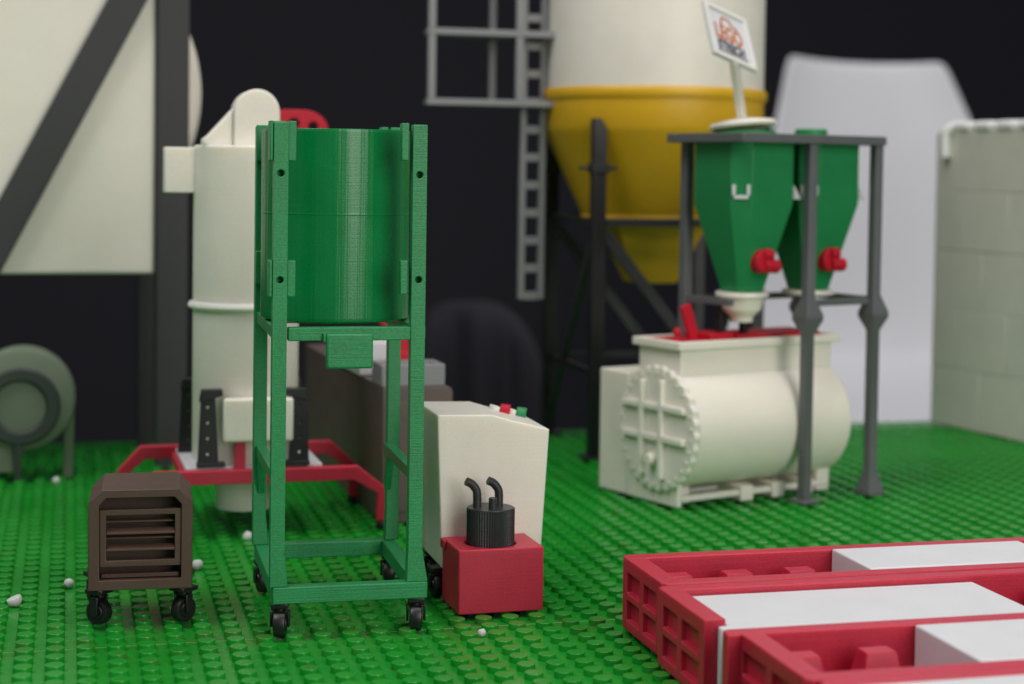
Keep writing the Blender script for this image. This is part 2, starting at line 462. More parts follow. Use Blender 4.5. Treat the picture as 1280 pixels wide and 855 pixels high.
# ------------------------------------------------------------------ green frame on castors
fr = thing('frame_stand', 'tall green square frame on four black castors holding the green drum', 'stand', (54.9, 472.6, 0), -1)
ZB = 10.4
Wd, Dp = 43.4, 60.0
for (x0, x1, y0, y1) in ((0, Wd, 0, 4.0), (0, Wd, Dp - 4, Dp), (0, 4, 4.05, Dp - 4.05), (Wd - 4, Wd, 4.05, Dp - 4.05)):
    bm = NB(); box(bm, x0, x1, y0, y1, ZB, ZB + 4.7); obj('base_rail', bm, GREEN, fr, 0.3)
PW = 4.0
for sx in (0, 1):
    for sy_ in (0, 1):
        x0 = -0.8 if sx == 0 else (37.8 if sy_ == 0 else 40.6); x1 = x0 + PW
        y0 = 0.15 if sy_ == 0 else Dp - PW - 0.15; y1 = y0 + PW
        bm = NB()
        bx0, bx1 = (x0, x1 + 0.9) if sx == 0 else (x0 - 0.3, max(Wd, x1 + .1))
        # foot flares into the base, shaft runs to the top
        lv = [(ZB + 4.7, bx0, bx1), (24.5, x0, x1), (143.6, x0 + .2, x1 + .2)]
        loops = [[bm.verts.new(p) for p in ((a, y0, z), (b, y0, z), (b, y1, z), (a, y1, z))] for z, a, b in lv]
        for A, B in zip(loops, loops[1:]):
            for k in range(4):
                j = (k + 1) % 4; bm.faces.new((A[k], A[j], B[j], B[k]))
        bm.faces.new(loops[0][::-1]); bm.faces.new(loops[-1])
        p = obj('post', bm, GREEN, fr, 0.25)
        if sy_ == 0:
            bm = NB()
            for hz in (129.6, 100.3):
                cyl(bm, ((x0 + x1) / 2 + .1, -3, hz), ((x0 + x1) / 2 + .1, 3.4, hz), 0.95, None, 20)
            cut(p, bm)
        # clamp collars that hold the drum
        for (z0, z1) in ((133.0, 144.0), (95.6, 105.7)):
            bm = NB()
            t = (x1 + .1, x1 + 2.4) if sx == 0 else (x0 - 3.0, x0 - 0.9)
            if sy_ == 0:
                if sx == 0:
                    box(bm, x0 - .9, x0 - .02, 0.3, 6.3, z0, z1)
                    box(bm, x0 - .4, x1 - .1, 4.2, 6.6, z0 + .02, z1 - .02)
                box(bm, t[0], t[1], 0.6, 3.9, z0 + (0 if sx == 0 else .6), z1 - .05)
            else:
                box(bm, (x0 + .12) if sx == 0 else x0 - .1, x1 + (.1 if sx == 0 else .4), y0 - 2.2, y0 - .02, z0, z1)
                box(bm, t[0], t[1], y0 - 2.1, y0 + 3.0, z0, z1 + .04)
            obj('clamp', bm, GREEN, fr, 0.25)
for y0 in (0.3, Dp - 4.2):
    bm = NB(); box(bm, 3.72, 37.88, y0, y0 + 3.8, 83.4, 87.1); obj('cross_rail', bm, GREEN, fr, 0.25)
for x0 in (-.1, 39.2):
    bm = NB(); box(bm, x0, x0 + 3.6, 4.2, Dp - 4.2, 83.5, 87.0); obj('side_rail', bm, GREEN, fr, 0.25)
    bm = NB(); box(bm, x0 + .3, x0 + 3.3, 4.2, Dp - 4.2, 42.4, 45.8); obj('side_rail', bm, GREEN, fr, 0.25)
    bm = NB(); prism(bm, [(Dp - 4.2, 42.35), (Dp - 11, 42.35), (Dp - 4.2, 31)], 'x', x0 + .6, x0 + 2.8); obj('gusset', bm, GREEN, fr, 0.2)
bm = NB(); box(bm, 14.0, 27.0, -1.9, 0.25, 75.8, 85.5); box(bm, 15, 26, .2, 2.6, 76.6, 83.3)
obj('control_box', bm, GREEN, fr, 0.6)
bm = NB(); box(bm, 13.2, 14.0, -1.2, 0.28, 83.2, 85.6); obj('latch', bm, GREEN, fr, 0.2)
for (x, y, t) in ((2.3, 2.6, -12), (40.6, 2.4, -10), (2.2, Dp - 5, 8), (42.0, Dp - 2.2, -8)):
    castor(fr, x, y, ZB, 3.9, 3.8, t, 2.4, .7)

# drum standing in the frame
dr = thing('drum', 'open green cylindrical drum held upright in the tall green frame', 'drum', (54.9 + 20.9, 472.6 + 29.6, 0), 0)
bm = NB()
lathe(bm, [(18.6, 87.15), (20.6, 87.3), (21.5, 87.8), (21.6, 88.4), (21.6, 88.9), (21.6, 117.7), (21.6, 118.0), (21.64, 118.08), (21.64, 118.22), (21.6, 118.3), (21.6, 118.6), (21.6, 141.3), (21.6, 141.8), (21.4, 142.3), (20.2, 142.3), (20.0, 141.8), (19.9, 91), (0, 91)], 96)
obj('shell', bm, GREEN_D, dr, 0)
bm = NB(); lathe(bm, [(0, 86.2), (10, 86.3), (12, 87.0), (12, 88.0), (0, 88.1)], 48); obj('outlet', bm, GREEN, dr, 0)

# ------------------------------------------------------------------ brown louvred generator
ge = thing('generator', 'small brown louvred generator box with sloped shoulders on black castors', 'generator', (5.5, 491.5, 0), -3)
W_, H0, H1, H2 = 28.7, 12.0, 36.6, 40.3
oct_ = [(0, H0), (W_, H0), (W_, H1), (W_ - 3.7, H2), (3.7, H2), (0, H1)]
inn = [(3.0, H0 + 2.8), (W_ - 3.1, H0 + 2.8), (W_ - 3.1, H1 - .6), (W_ - 5.0, H2 - 2.2), (5.0, H2 - 2.2), (3.0, H1 - .6)]
bm = NB(); frame_prism(bm, oct_, inn, 'y', 0, 9.4); obj('front_frame', bm, BROWN, ge, 0.2)
bm = NB(); prism(bm, oct_, 'y', 9.42, 28); obj('housing', bm, BROWN, ge, 0.35)
bm = NB()
o4 = [(3.05, 18.4), (W_ - 3.15, 18.4), (W_ - 3.15, 34.6), (3.05, 34.6)]; i4 = [(4.9, 20.2), (W_ - 4.9, 20.2), (W_ - 4.9, 33.0), (4.9, 33.0)]
frame_prism(bm, o4, i4, 'y', .9, 3.38); obj('louvre_frame', bm, BROWN, ge, 0.2)
for k, zc in enumerate((31.0, 28.3, 26.3, 23.6)):
    bm = NB()
    if k % 2: prism(bm, [(0.9, zc - .75), (0.9, zc - .15), (3.3, zc + .75), (3.3, zc - .75)], 'x', 4.95, W_ - 4.95)
    else: prism(bm, [(2.7, zc - .4), (2.7, zc + .1), (4.6, zc + .4), (4.6, zc - .4)], 'x', 4.0, W_ - 4.0)
    obj('slat', bm, BROWN, ge, 0.12)
bm = NB(); box(bm, 3.6, W_ - 3.7, 2.2, 3.35, 15.1, 16.2); obj('slat', bm, BROWN, ge, 0.1)
for (x, y, t) in ((3.0, 3.4, 55), (26.3, 3.2, -48), (1.4, 24, 25), (26.4, 24.5, 10)):
    castor(ge, x, y, H0, 3.6, 3.6, t, 2.9)

# ------------------------------------------------------------------ red pump box
pu = thing('pump_unit', 'low red pump block with a black motor and two bent pipes', 'pump', (109.9, 483.3, 0), 2)
bm = NB(); box(bm, 0, 25.8, 0, 19.6, 1.95, 20.8); b_ = obj('body', bm, RED, pu, 0.35)
bm = NB(); cyl(bm, (12.0, 9.2, 18.6), (12.0, 9.2, 24), 7.55, None, 48); cut(b_, bm)
bm = NB(); box(bm, -.8, -0.02, 15.0, 19.5, 18.0, 20.7); obj('lip', bm, RED, pu, 0.2)
for (x, y) in ((3.5, 3), (11.5, 3), (19.5, 3), (3.5, 16), (19.5, 16)):
    bm = NB(); box(bm, x, x + 3.2, y, y + 3, 0.02, 2.25); obj('foot', bm, BLACK, pu, 0.2)
bm = NB(); prism(bm, [(12 + (7.15 if k % 2 else 6.9) * math.cos(2 * PI * k / 112), 9.2 + (7.15 if k % 2 else 6.9) * math.sin(2 * PI * k / 112)) for k in range(112)], 'z', 18.65, 31.2); lathe(bm, [(6.85, 31.18), (6.75, 31.4), (0, 31.4)], 56, (12, 9.2, 0)); obj('motor', bm, CHAR, pu, 0, ang=20)
for dx in (-3.9, 2.8):
    bm = NB()
    x = 12 + dx
    tube(bm, [(x, 10.4, 31.2), (x, 10.4, 34.4), (x - .3, 10.4, 36.4), (x - 1.7, 10.4, 38.2), (x - 3.4, 10.2, 39.1)], 1.28, 16)
    obj('pipe', bm, CHAR, pu, 0)
bm = NB(); lathe(bm, [(1.25, 31.3), (1.25, 34.6), (1.0, 34.8), (0, 34.8)], 24, (11.7, 6.0, 0)); obj('stub', bm, CHAR, pu, 0)

# ------------------------------------------------------------------ cream control cabinet
ca = thing('control_cabinet', 'cream wheeled cabinet with red and green buttons on its sloping top', 'cabinet', (109.2, 503.5, 0), 0)
bm = NB()
bot = [(0, 0), (30.9, 0), (30.9, 31), (0, 31)]
fl = [(0.0, 11), (30.7, 11), (33.1, 52.5), (21.5, 55.4), (15.0, 57.3), (-1.8, 57.6)]
prism(bm, fl, 'y', 0, 31); obj('body', bm, CREAM, ca, 0.45, segs=3)
sl = Vector((0.30, 0, 0.95)).normalized()
for (x, y, z, m) in ((21.6, 23.6, 54.1, RED_B), (27.0, 24.0, 52.9, GREEN)):
    p = Vector((x, y, z)); side = Vector((0.85, -0.25, -0.15))
    bm = NB(); cyl(bm, p - sl * .4, p + sl * 2.6, 2.4, 2.3, 24); c_ = obj('button_base', bm, CREAM, ca, 0.2)
    bm = NB(); q = p + side * 2.6 + sl * .6
    cyl(bm, p + side * 1.3 + sl * 1.4, p + side * 5.0 + sl * 1.4, 2.3, 2.45, 24); obj('button', bm, m, c_, 0.4)
for (x, y, t) in ((-.9, 3.6, 4), (28.4, 3.4, 4), (2.4, 27, 0), (28, 27, 0)):
    castor(ca, x, y, 11, 3.6, 3.2, t, 2.4)
bm = NB(); cyl(bm, (32.0, 26, 25.0), (33.6, 26, 25.0), 1.1, None, 16); cyl(bm, (33.6, 26, 25.0), (35.6, 26, 24.6), 2.1, 1.5, 20); obj('knob', bm, BLACK, ca, 0.3)

# ------------------------------------------------------------------ red trailer that carries the filter tower
tr = thing('trailer', 'flat red trailer frame with bent corner legs under the cream tower', 'trailer', (62.4, 606, 0), 1)
def bent(y, x0=-42, x1=46.8, dz=0):
    t = 5.0; zt = 25.2 + dz
    o_ = [(x0, 4.6), (x0, 17.5), (x0 + 8.5, zt), (x1 - 10.5, zt), (x1, 16.8), (x1, 4.6)]
    i_ = [(x0 + 3.4, 4.6), (x0 + 3.4, 15.8), (x0 + 10, zt - t), (x1 - 12, zt - t), (x1 - 3.4, 15.2), (x1 - 3.4, 4.6)]
    bm = NB()
    n = len(o_)
    A = [bm.verts.new((p[0], y - 1.7, p[1])) for p in o_ + i_[::-1]]; B = [bm.verts.new((p[0], y + 1.7, p[1])) for p in o_ + i_[::-1]]
    N_ = len(A)
    for k in range(n - 1):       # front and back strips
        a, b, c, d = k, k + 1, N_ - 2 - k, N_ - 1 - k
        bm.faces.new((A[a], A[b], A[c], A[d])); bm.faces.new((B[d], B[c], B[b], B[a]))
    for k in range(N_):
        j = (k + 1) % N_
        bm.faces.new((A[k], B[k], B[j], A[j]))
    return obj('side_frame', bm, RED, tr, 0.3)
bent(0, -42, 48.4); bent(49, -43.8, 46.8, 1.5)
for x in (-22, 22):
    bm = NB(); box(bm, x - 2, x + 2, 1.75, 47.25, 20.4, 24.2); obj('cross_member', bm, RED, tr, 0.2)
bm = NB(); box(bm, -22.5, 25.6, 2.2, 46, 24.3, 25.9); obj('deck', bm, WHITE, tr, 0.2)
for (x, y) in ((46.7, 0), (45.1, 49), (-40.3, 0), (-41.8, 49)):
    castor(tr, x, y, 5.4, 1.9, 2.4, 0, 1.7)
bm = NB(); box(bm, -5.8, -2.0, -0.6, 2.1, 25.2, 40); obj('stay', bm, RED, tr, 0.2)

# ------------------------------------------------------------------ cream filter tower
tw = thing('filter_tower', 'tall cream cylinder tower with domed head and square side port', 'tower', (62.4, 628, 0), 0)
bm = NB(); lathe(bm, [(18.6, 26.0), (19.0, 26.6), (19.0, 80.6), (19.0, 138.3), (18.4, 138.9), (0, 138.9)], 72); obj('barrel', bm, CREAM, tw, 0)
bm = NB(); lathe(bm, [(18.9, 80.0), (20.4, 80.5), (20.9, 81.4), (20.4, 82.6), (18.9, 83.1)], 72, closed=True); obj('rib', bm, CREAM, tw, 0)
bm = NB(); box(bm, -29.3, -8, -3.5, 9, 121.8, 138.0); obj('port', bm, CREAM, tw, 0.3)
bm = NB()
arc = [(2.2 + 8.1 * math.cos(t), 150.6 + 8.3 * math.sin(t)) for t in [PI * k / 20 for k in range(21)]]
prism(bm, [(10.3, 138.8)] + arc + [(-5.9, 138.8)], 'y', -13, 1.5); obj('head', bm, CREAM, tw, 0.6, segs=3)
bm = NB(); prism(bm, [(-16.5, 138.85), (-6.0, 138.85), (-6.0, 152.0), (-14.6, 142.4), (-16.5, 141.0)], 'y', -10.5, -.5); obj('chute', bm, CREAM, tw, 0.4)
bm = NB(); box(bm, 4.2, 7.4, -17.6, -13.2, 138.85, 140.6); obj('flange', bm, CREAM, tw, 0.2)
bm = NB(); cyl(bm, (0, 0, 7.6), (0, 0, 20.3), 10.4, 10.4, 48); obj('outlet', bm, CREAM_D, tw, 0.3)
bm = NB(); box(bm, -9.8, 14.6, -24.0, -19.2, 34.9, 50.2); box(bm, -6, 11, -19.3, -14, 37, 48); obj('filter_box', bm, CREAM, tw, 0.9, segs=3)
def bracket(x, y, s):
    bm = NB()
    prism(bm, [(x - 4.0 * s, 26), (x + 3.4 * s, 26), (x + 2.0 * s, 52.2), (x - 2.8 * s, 52.2)], 'y', y - .8, y + .8)
    box(bm, min(x - 4.2 * s, x + 5.6 * s), max(x - 4.2 * s, x + 5.6 * s), y - 1.4, y + 3, 25.95, 27.4)
    prism(bm, [(x - 3.4 * s, 49.0), (x + 4.6 * s, 51.0), (x + 4.6 * s, 53.2), (x - 2.6 * s, 53.2)], 'y', y - 1.6, y + 3)
    b = obj('bracket', bm, BLACK, tw, 0.2)
    bm = NB()
    for zz in (30.5, 36, 41.5, 47): cyl(bm, (x - .5 * s, y - 5, zz), (x - .5 * s, y + .95, zz), .6, .55, 14)
    cut(b, bm)
bracket(-14.6, -20.5, 1); bracket(16.6, -20.5, -1); bracket(-19, 14, 1); bracket(19, 14, -1)

# ------------------------------------------------------------------ long brown container with a grey hatch box
br = thing('container', 'long taupe brown container behind the cabinet, rounded along its top edge', 'container', (111.0, 615.6, 0), 2.5)
bm = NB()
rr_ = [(26.2 - 2.2 + 2.2 * math.sin(t), 49.4 + 2.2 * math.cos(t)) for t in [PI / 2 * k / 6 for k in range(7)]]
prism(bm, [(0, 1.9), (26.2, 1.9)] + rr_[::-1] + [(0, 51.6)], 'y', 0, 160); obj('body', bm, BROWN2, br, 0.3)
bm = NB(); box(bm, 2.5, 23.5, -.35, .1, 6, 46); obj('door', bm, BROWN2, br, 0.15)
gh = thing('hatch_box', 'grey rectangular hatch box with a square opening, on the brown container end', 'box', (110.9, 617.0, 0), 2.5)
bm = NB(); box(bm, -.2, 23.6, 0, 17.5, 51.7, 59.7); hb = obj('body', bm, GREY_L, gh, 0.35)
bm = NB(); box(bm, 12.5, 21, 4.5, 13.5, 54, 64); cut(hb, bm)
wb = tag(None or obj('white_crate', (lambda b: (box(b, 0, 14.5, 0, 60, 51.8, 64.5), b)[1])(NB()), WHITE, None, 0.5), 'plain pale crate lying on top of the brown container', 'crate')
wb.location = Vector((108.0, 652, 0)) * S; wb.rotation_euler = (0, 0, math.radians(2.5))
rb = thing('red_bracket', 'red arched bracket with round holes rising behind the green drum', 'bracket', (0, 700, 0), 0)
bm = NB()
arc2 = [(92 + 10.5 * math.sin(t) , 146.5 + 8.3 * math.cos(t)) for t in [PI / 2 * k / 8 for k in range(9)]]
out = [(78, 152.5), (84, 154.8)] + arc2 + [(108, 120), (128, 92), (137.2, 68), (137.2, 54.8), (132.2, 54.8), (131.8, 62), (124, 68), (112, 92), (100, 112), (94, 118), (84, 140), (78, 142)]
prism(bm, out, 'y', 0, 4.2); a_ = obj('plate', bm, RED_B, rb, 0.4)
bm = NB()
for (x, z, r) in ((88.4, 149.0, 2.3), (96.2, 148.0, 2.0)): cyl(bm, (x, -2, z), (x, 8, z), r, None, 24)
cut(a_, bm)
bm = NB(); box(bm, 131.5, 137.6, -1.2, 6, 51.7, 55.4); obj('foot', bm, RED_B, rb, 0.3)

# ------------------------------------------------------------------ grey-green drum fan on legs, far left
fa = thing('drum_fan', 'grey-green round drum with dark ring standing on legs, far left', 'fan', (-18.3, 731, -1.5), 0)
bm = NB(); lathe(bm, [(0, 0), (18.5, 0), (20.6, .6), (21.3, 2), (21.3, 16), (20.6, 17), (0, 17)], 64, (0, 0, 36), 'y'); obj('drum', bm, GREYGREEN, fa, 0)
bm = NB(); lathe(bm, [(10.4, -1.9), (11.2, -2.9), (15.2, -2.9), (16.0, -1.9), (16.0, .2), (10.4, .2)], 64, (-.7, 0, 33.6), 'y', True); obj('ring', bm, RINGC, fa, 0)
for (x, y) in ((16.2, 7), (16.0, 16), (-20.6, 2), (-20.6, 13)):
    bm = NB(); prism(bm, [(x, 1.9), (x + 4.2, 1.9), (x + 4.6, 32), (x + .6, 22)], 'y', y, y + 3); obj('leg', bm, GREYGREEN, fa, 0.3)
bm = NB(); box(bm, -2.9, -.1, -2.6, .3, 1.9, 20); obj('strut', bm, RINGC, fa, 0.3)
bm = NB(); prism(bm, [(-18, 6), (-3, 6), (2, 18), (-18, 22)], 'y', 1.5, 15); obj('chute', bm, GREYGREEN, fa, 0.4)

# ------------------------------------------------------------------ big cream vat in a dark frame, upper left
va = thing('vat', 'big cream vat with flat square front inside a dark grey steel frame', 'vat', (0, 755, 0), 0)
bm = NB(); box(bm, -175, 36.3, 3, 42, 84.6, 262); obj('front_panel', bm, CREAM_D, va, 1.2)
bm = NB(); lathe(bm, [(0, 0), (70, 0), (72, 2), (72, 88), (68, 92), (0, 92)], 96, (-13.6, 42.1, 164), 'y'); obj('tank', bm, CREAM_D, va, 0)
bm = NB(); box(bm, 36.6, 50.0, -2, 13, .1, 262); obj('upright', bm, BEAM, va, 0.8)
bm = NB(); box(bm, 31.0, 38.6, 62, 70, .1, 262); obj('upright', bm, BEAM, va, 0.6)
bm = NB(); box(bm, -176, -163, -2, 13, .1, 262); obj('upright', bm, BEAM, va, 0.8)
bm = NB(); bar(bm, (-66, -.2, 27.3), (61, -.2, 273.7), 14.6, 6.0, (0, 1, 0)); obj('brace', bm, BEAM, va, 0.6)

# ------------------------------------------------------------------ silo
si = thing('silo', 'white silo with yellow cone bottom on black legs', 'silo', (269.2, 780, 0), 0)
bm = NB(); lathe(bm, [(52.2, 169.6), (52.2, 262), (50, 268), (20, 284), (0, 286)], 96); obj('barrel', bm, CREAM, si, 0)
bm = NB(); lathe(bm, [(51.5, 164.6), (53.2, 165.0), (53.8, 166.4), (53.8, 168.9), (53.2, 170.0), (51.5, 170.3)], 96, closed=True); obj('collar', bm, YELLOW, si, 0)
bm = NB(); lathe(bm, [(52.4, 166), (52.4, 152), (51.2, 149.5), (33.2, 111.5), (33.6, 109.6), (0, 109.6)], 96); obj('cone', bm, YELLOW, si, 0)
bm = NB()
hexa(bm, [(-10, -10, 79), (10, -10, 79), (10, 10, 79), (-10, 10, 79)], [(-23, -18, 109.5), (23, -18, 109.5), (23, 18, 109.5), (-23, 18, 109.5)])
obj('outlet', bm, YELLOW, si, 0.4)
Lc = 38.5
for (sx, sy_) in ((-1, -1), (1, -1), (-1, 1), (1, 1)):
    x, y = sx * Lc, sy_ * Lc
    bm = NB()
    prism(bm, [(x - 3.3, 2.5), (x + 3.3, 2.5), (x + 3.3, 150.5), (x + .6, 155.3), (x - 3.3, 155.3)], 'y', y - 2.2, y + 2.2)
    box(bm, x - 3.3, x - 1.6, y - 3.4, y - 2.1, 3, 148)
    lg = obj('leg', bm, BLACK, si, 0.3)
    bm = NB(); box(bm, x - 6, x + 6, y - 6, y + 6, 1.85, 3.2); obj('foot_plate', bm, BLACK, lg, 0.2)
    bm = NB(); box(bm, x - 8.6, x + 8.6, y - 1.6, y + 1.6, 132.2, 133.8); box(bm, x - 4.2, x + 4.2, y - 3.8, y + 3.2, 130.8, 135); obj('cleat', bm, BLACK, lg, 0.2)
a0 = Lc - 3.4
for (p, q) in (((-a0, -Lc), (a0, -Lc)), ((-a0, Lc), (a0, Lc)), ((-Lc, -a0 + 1.2), (-Lc, a0 - 1.2)), ((Lc, -a0 + 1.2), (Lc, a0 - 1.2))):
    bm = NB(); bar(bm, (*p, 108.6), (*q, 108.6), 3, 3.6); obj('ring_beam', bm, CHAR, si, 0.2)
    bm = NB(); bar(bm, (*p, 103.5), (*q, 16), 2.6, 5.2); obj('brace', bm, CHAR, si, 0.2)
    bm = NB(); bar(bm, (*p, 40), (*q, 40), 2.2, 3.0); obj('tie', bm, BLACK, si, 0.2)
# ladder and its railed side platform
bm = NB()
for x in (-63.4, -54.0):
    box(bm, x - 1.5, x + 1.5, 0, 3, 71, 262)
ld = obj('ladder', bm, GREY_L, si, 0.3)
for k in range(15):
    z = 72.6 + 13.0 * k
    bm = NB(); box(bm, -61.95, -55.45, .3, 2.7, z - 1.9, z + 1.9); obj('rung', bm, GREY_L, ld, 0.2)
x0, x1 = -111.4, -39.5
bm = NB()
zb, zt = 162.4, 194.4
for z in (zb, zt, zt + 34):
    box(bm, x0, x1 + 3, -9, -6, z - 1.5, z + 1.5)
    prism(bm, [(x0 + 1, -5.98), (-50, -5.98), (-50, 14), (x0 + 22, 14), (x0 + 1, 4)], 'z', z - 1.3, z + 1.0)
rl = obj('railing', bm, GREY_L, si, 0.3)
for (x, y) in ((x0 + 2.2, -7.5), (-67.9, -7.5), (-76.0, 12.4)):
    for z0, z1 in ((zb + 1.55, zt - 1.55), (zt + 1.55, zt + 32.4)):
        bm = NB(); box(bm, x - 1.7, x + 1.7, y - 1.5, y + 1.5, z0, z1); obj('post', bm, GREY_L, rl, 0.2)

# ------------------------------------------------------------------ mixer
mx_ = thing('mixer', 'cream mixer vessel lying on a pallet with a red top', 'mixer', (226.6, 621.3, 1.8), 19)
cyw, czw, Rm = 12.4, 30.0, 23.7
bm = NB(); lathe(bm, [(23.1, 1.6), (Rm, 2.2), (Rm, 80.5), (22.9, 81.6), (0, 81.8)], 96, (0, cyw, czw), 'x'); obj('barrel', bm, CREAM_D, mx_, 0)
bm = NB(); box(bm, 0.9, 30, 32.5, 51.5, .4, 49.6); obj('gear_housing', bm, CREAM_D, mx_, 0.5)
bm = NB(); box(bm, 0.92, 3.2, 0.5, 32.4, .4, 30); obj('end_plate', bm, CREAM_D, mx_, 0.3)
bm = NB()
n = 120; teeth = []
for k in range(n):
    t = 2 * PI * k / n
    r = 23.9 + (0.55 if (k % 4) < 2 else -0.3)
    teeth.append((cyw + r * math.cos(t), czw + r * math.sin(t)))
prism(bm, teeth, 'x', -1.0, 1.5); obj('flange', bm, CREAM_D, mx_, 0.15)
for k in range(30):
    t = 2 * PI * (k + .5) / 30
    bm = NB(); cyl(bm, (-1.5, cyw + 21.9 * math.cos(t), czw + 21.9 * math.sin(t)), (-.95, cyw + 21.9 * math.cos(t), czw + 21.9 * math.sin(t)), .7, .55, 10); obj('bolt', bm, CREAM_D, mx_, 0)
for y in (19.6, 7.4):
    h = math.sqrt(19.8 ** 2 - (y - cyw) ** 2); bm = NB(); box(bm, -3.2, -.98, y - 1.2, y + 1.2, czw - h, czw + h); obj('rib', bm, CREAM_D, mx_, 0.25)
for z in (38.6, 26.6):
    for (ya, yb) in ((-6.4, 6.15), (8.65, 18.35), (20.85, 32.0)):
        bm = NB(); box(bm, -3.1, -.98, ya, yb, z - 1.2, z + 1.2); obj('rib', bm, CREAM_D, mx_, 0.25)
bm = NB(); cyl(bm, (-4.4, 13, 18), (-.98, 13, 18), 2.2, 2.6, 20); obj('shaft_end', bm, CREAM_D, mx_, 0.2)
# neck with rim
bm = NB()
prism(bm, [(1.2, 44), (27.4, 44), (27.4, 61.2), (1.2, 61.2)], 'x', 2.2, 81.0); obj('neck', bm, CREAM_D, mx_, 0.4)
bm = NB(); frame_prism(bm, [(0, -.6), (84, -.6), (84, 29.3), (0, 29.3)], [(3, 2.2), (81, 2.2), (81, 26.5), (3, 26.5)], 'z', 61.3, 64.4); obj('rim', bm, CREAM_D, mx_, 0.3)
# pallet
for y in (0.2, 13.4, 26.2):
    bm = NB(); box(bm, 3.3, 80, y, y + 3.0, 2.4, 4.6); obj('pallet_runner', bm, CREAM_D, mx_, 0.25)
for x in (32.0, 48.6, 64):
    bm = NB(); box(bm, x, x + 6.5, -.9, 29.5, .3, 6.2); obj('pallet_block', bm, CREAM_D, mx_, 0.3)
for x in (4.5, 73.8):
    bm = NB(); prism(bm, [(6 if x < 9 else 1, .4), (28, .4), (29, 20), (20, 8.6), (12.6, 7.4), (7, 8.6), (6.5 if x < 9 else 0.4, 16)], 'x', x, x + 7); obj('saddle', bm, CREAM_D, mx_, 0.3)
# red top
bm = NB(); box(bm, 3.2, 80.8, 2.4, 26.3, 61.25, 64.1)
ld2 = obj('lid', bm, RED_B, mx_, 0.3)
bm = NB(); cyl(bm, (6.0, 8.6, 64.1), (6.0, 8.6, 66.4), 1.2, None, 16); ball(bm, (6.0, 8.6, 67.6), 1.7); obj('knob', bm, RED_B, ld2, 0)
bm = NB(); box(bm, -2.3, 2.3, -1, 1, 0, 14.5, Matrix.Translation((18.0, 13.0, 63.8)) @ Matrix.Rotation(math.radians(-19), 4, 'Y')); obj('flap', bm, RED_B, ld2, 0.3)
bm = NB(); box(bm, 20, 32, 5, 20, 64.05, 66.4); obj('hatch', bm, RED_B, ld2, 0.3)
bm = NB(); box(bm, 34, 78, 5, 25, 64.05, 65.6); obj('panel', bm, RED_B, ld2, 0.3)

# ------------------------------------------------------------------ grey support frame with two green hoppers
FX = (282.4, 625.7, 0)
gf = thing('support_frame', 'grey open frame on slender posts carrying two green hoppers', 'frame', FX, 20)
zt0, zt1 = 143.3, 146.9
for (a, b, c, d) in ((-38.9, 38.6, -2.6, 2.6), (-38.9, 38.6, 37.4, 42.6)):
    bm = NB(); box(bm, a, b, c, d, zt0, zt1); obj('top_beam', bm, GREY, gf, 0.3)
for x in (-38.9, -1.6, 33.4):
    bm = NB(); box(bm, x, x + 5.2, 2.62, 37.38, zt0, zt1); obj('top_beam', bm, GREY, gf, 0.3)
def post(u, w_, foot, node=True):
    bm = NB(); h = 2.0
    def sq(z, a): return (z, a)
    lv = [sq(3.2, h)] + ([sq(68.6, h), sq(74.2, 4.4), sq(76.2, 4.4), sq(83.2, h)] if node else []) + [sq(zt0 - .02, h)]
    if foot: lv = [sq(3.2, 4.2)] + [sq(11.5, h)] + lv[1:]
    loops = [[bm.verts.new((u + a * sx, w_ + a * sy_, z)) for sx, sy_ in ((-1, -1), (1, -1), (1, 1), (-1, 1))] for z, a in lv]
    for A, B in zip(loops, loops[1:]):
        for k in range(4):
            j = (k + 1) % 4; bm.faces.new((A[k], A[j], B[j], B[k]))
    bm.faces.new(loops[0][::-1]); bm.faces.new(loops[-1])
    p = obj('post', bm, GREY, gf, 0.3)
    bm = NB(); box(bm, u - 4.6, u + 4.6, w_ - 4.6, w_ + 4.6, 1.85, 3.18); obj('foot_plate', bm, GREY, p, 0.2)
post(-.9, 0, False); post(35.6, 0, True); post(-30, 40, False, False); post(35.6, 40, True)
for (p, q) in (((2, 1, 80.6), (32.8, 1, 80.6)), ((-28, 40, 80.6), (33.6, 40, 80.6)), ((35.6, 3, 81.0), (35.6, 37.2, 81.0)), ((-30, 38, 81), (-30, 12, 81))):
    bm = NB(); bar(bm, p, q, 2.4, 2.6); obj('tie_beam', bm, GREY, gf, 0.2)

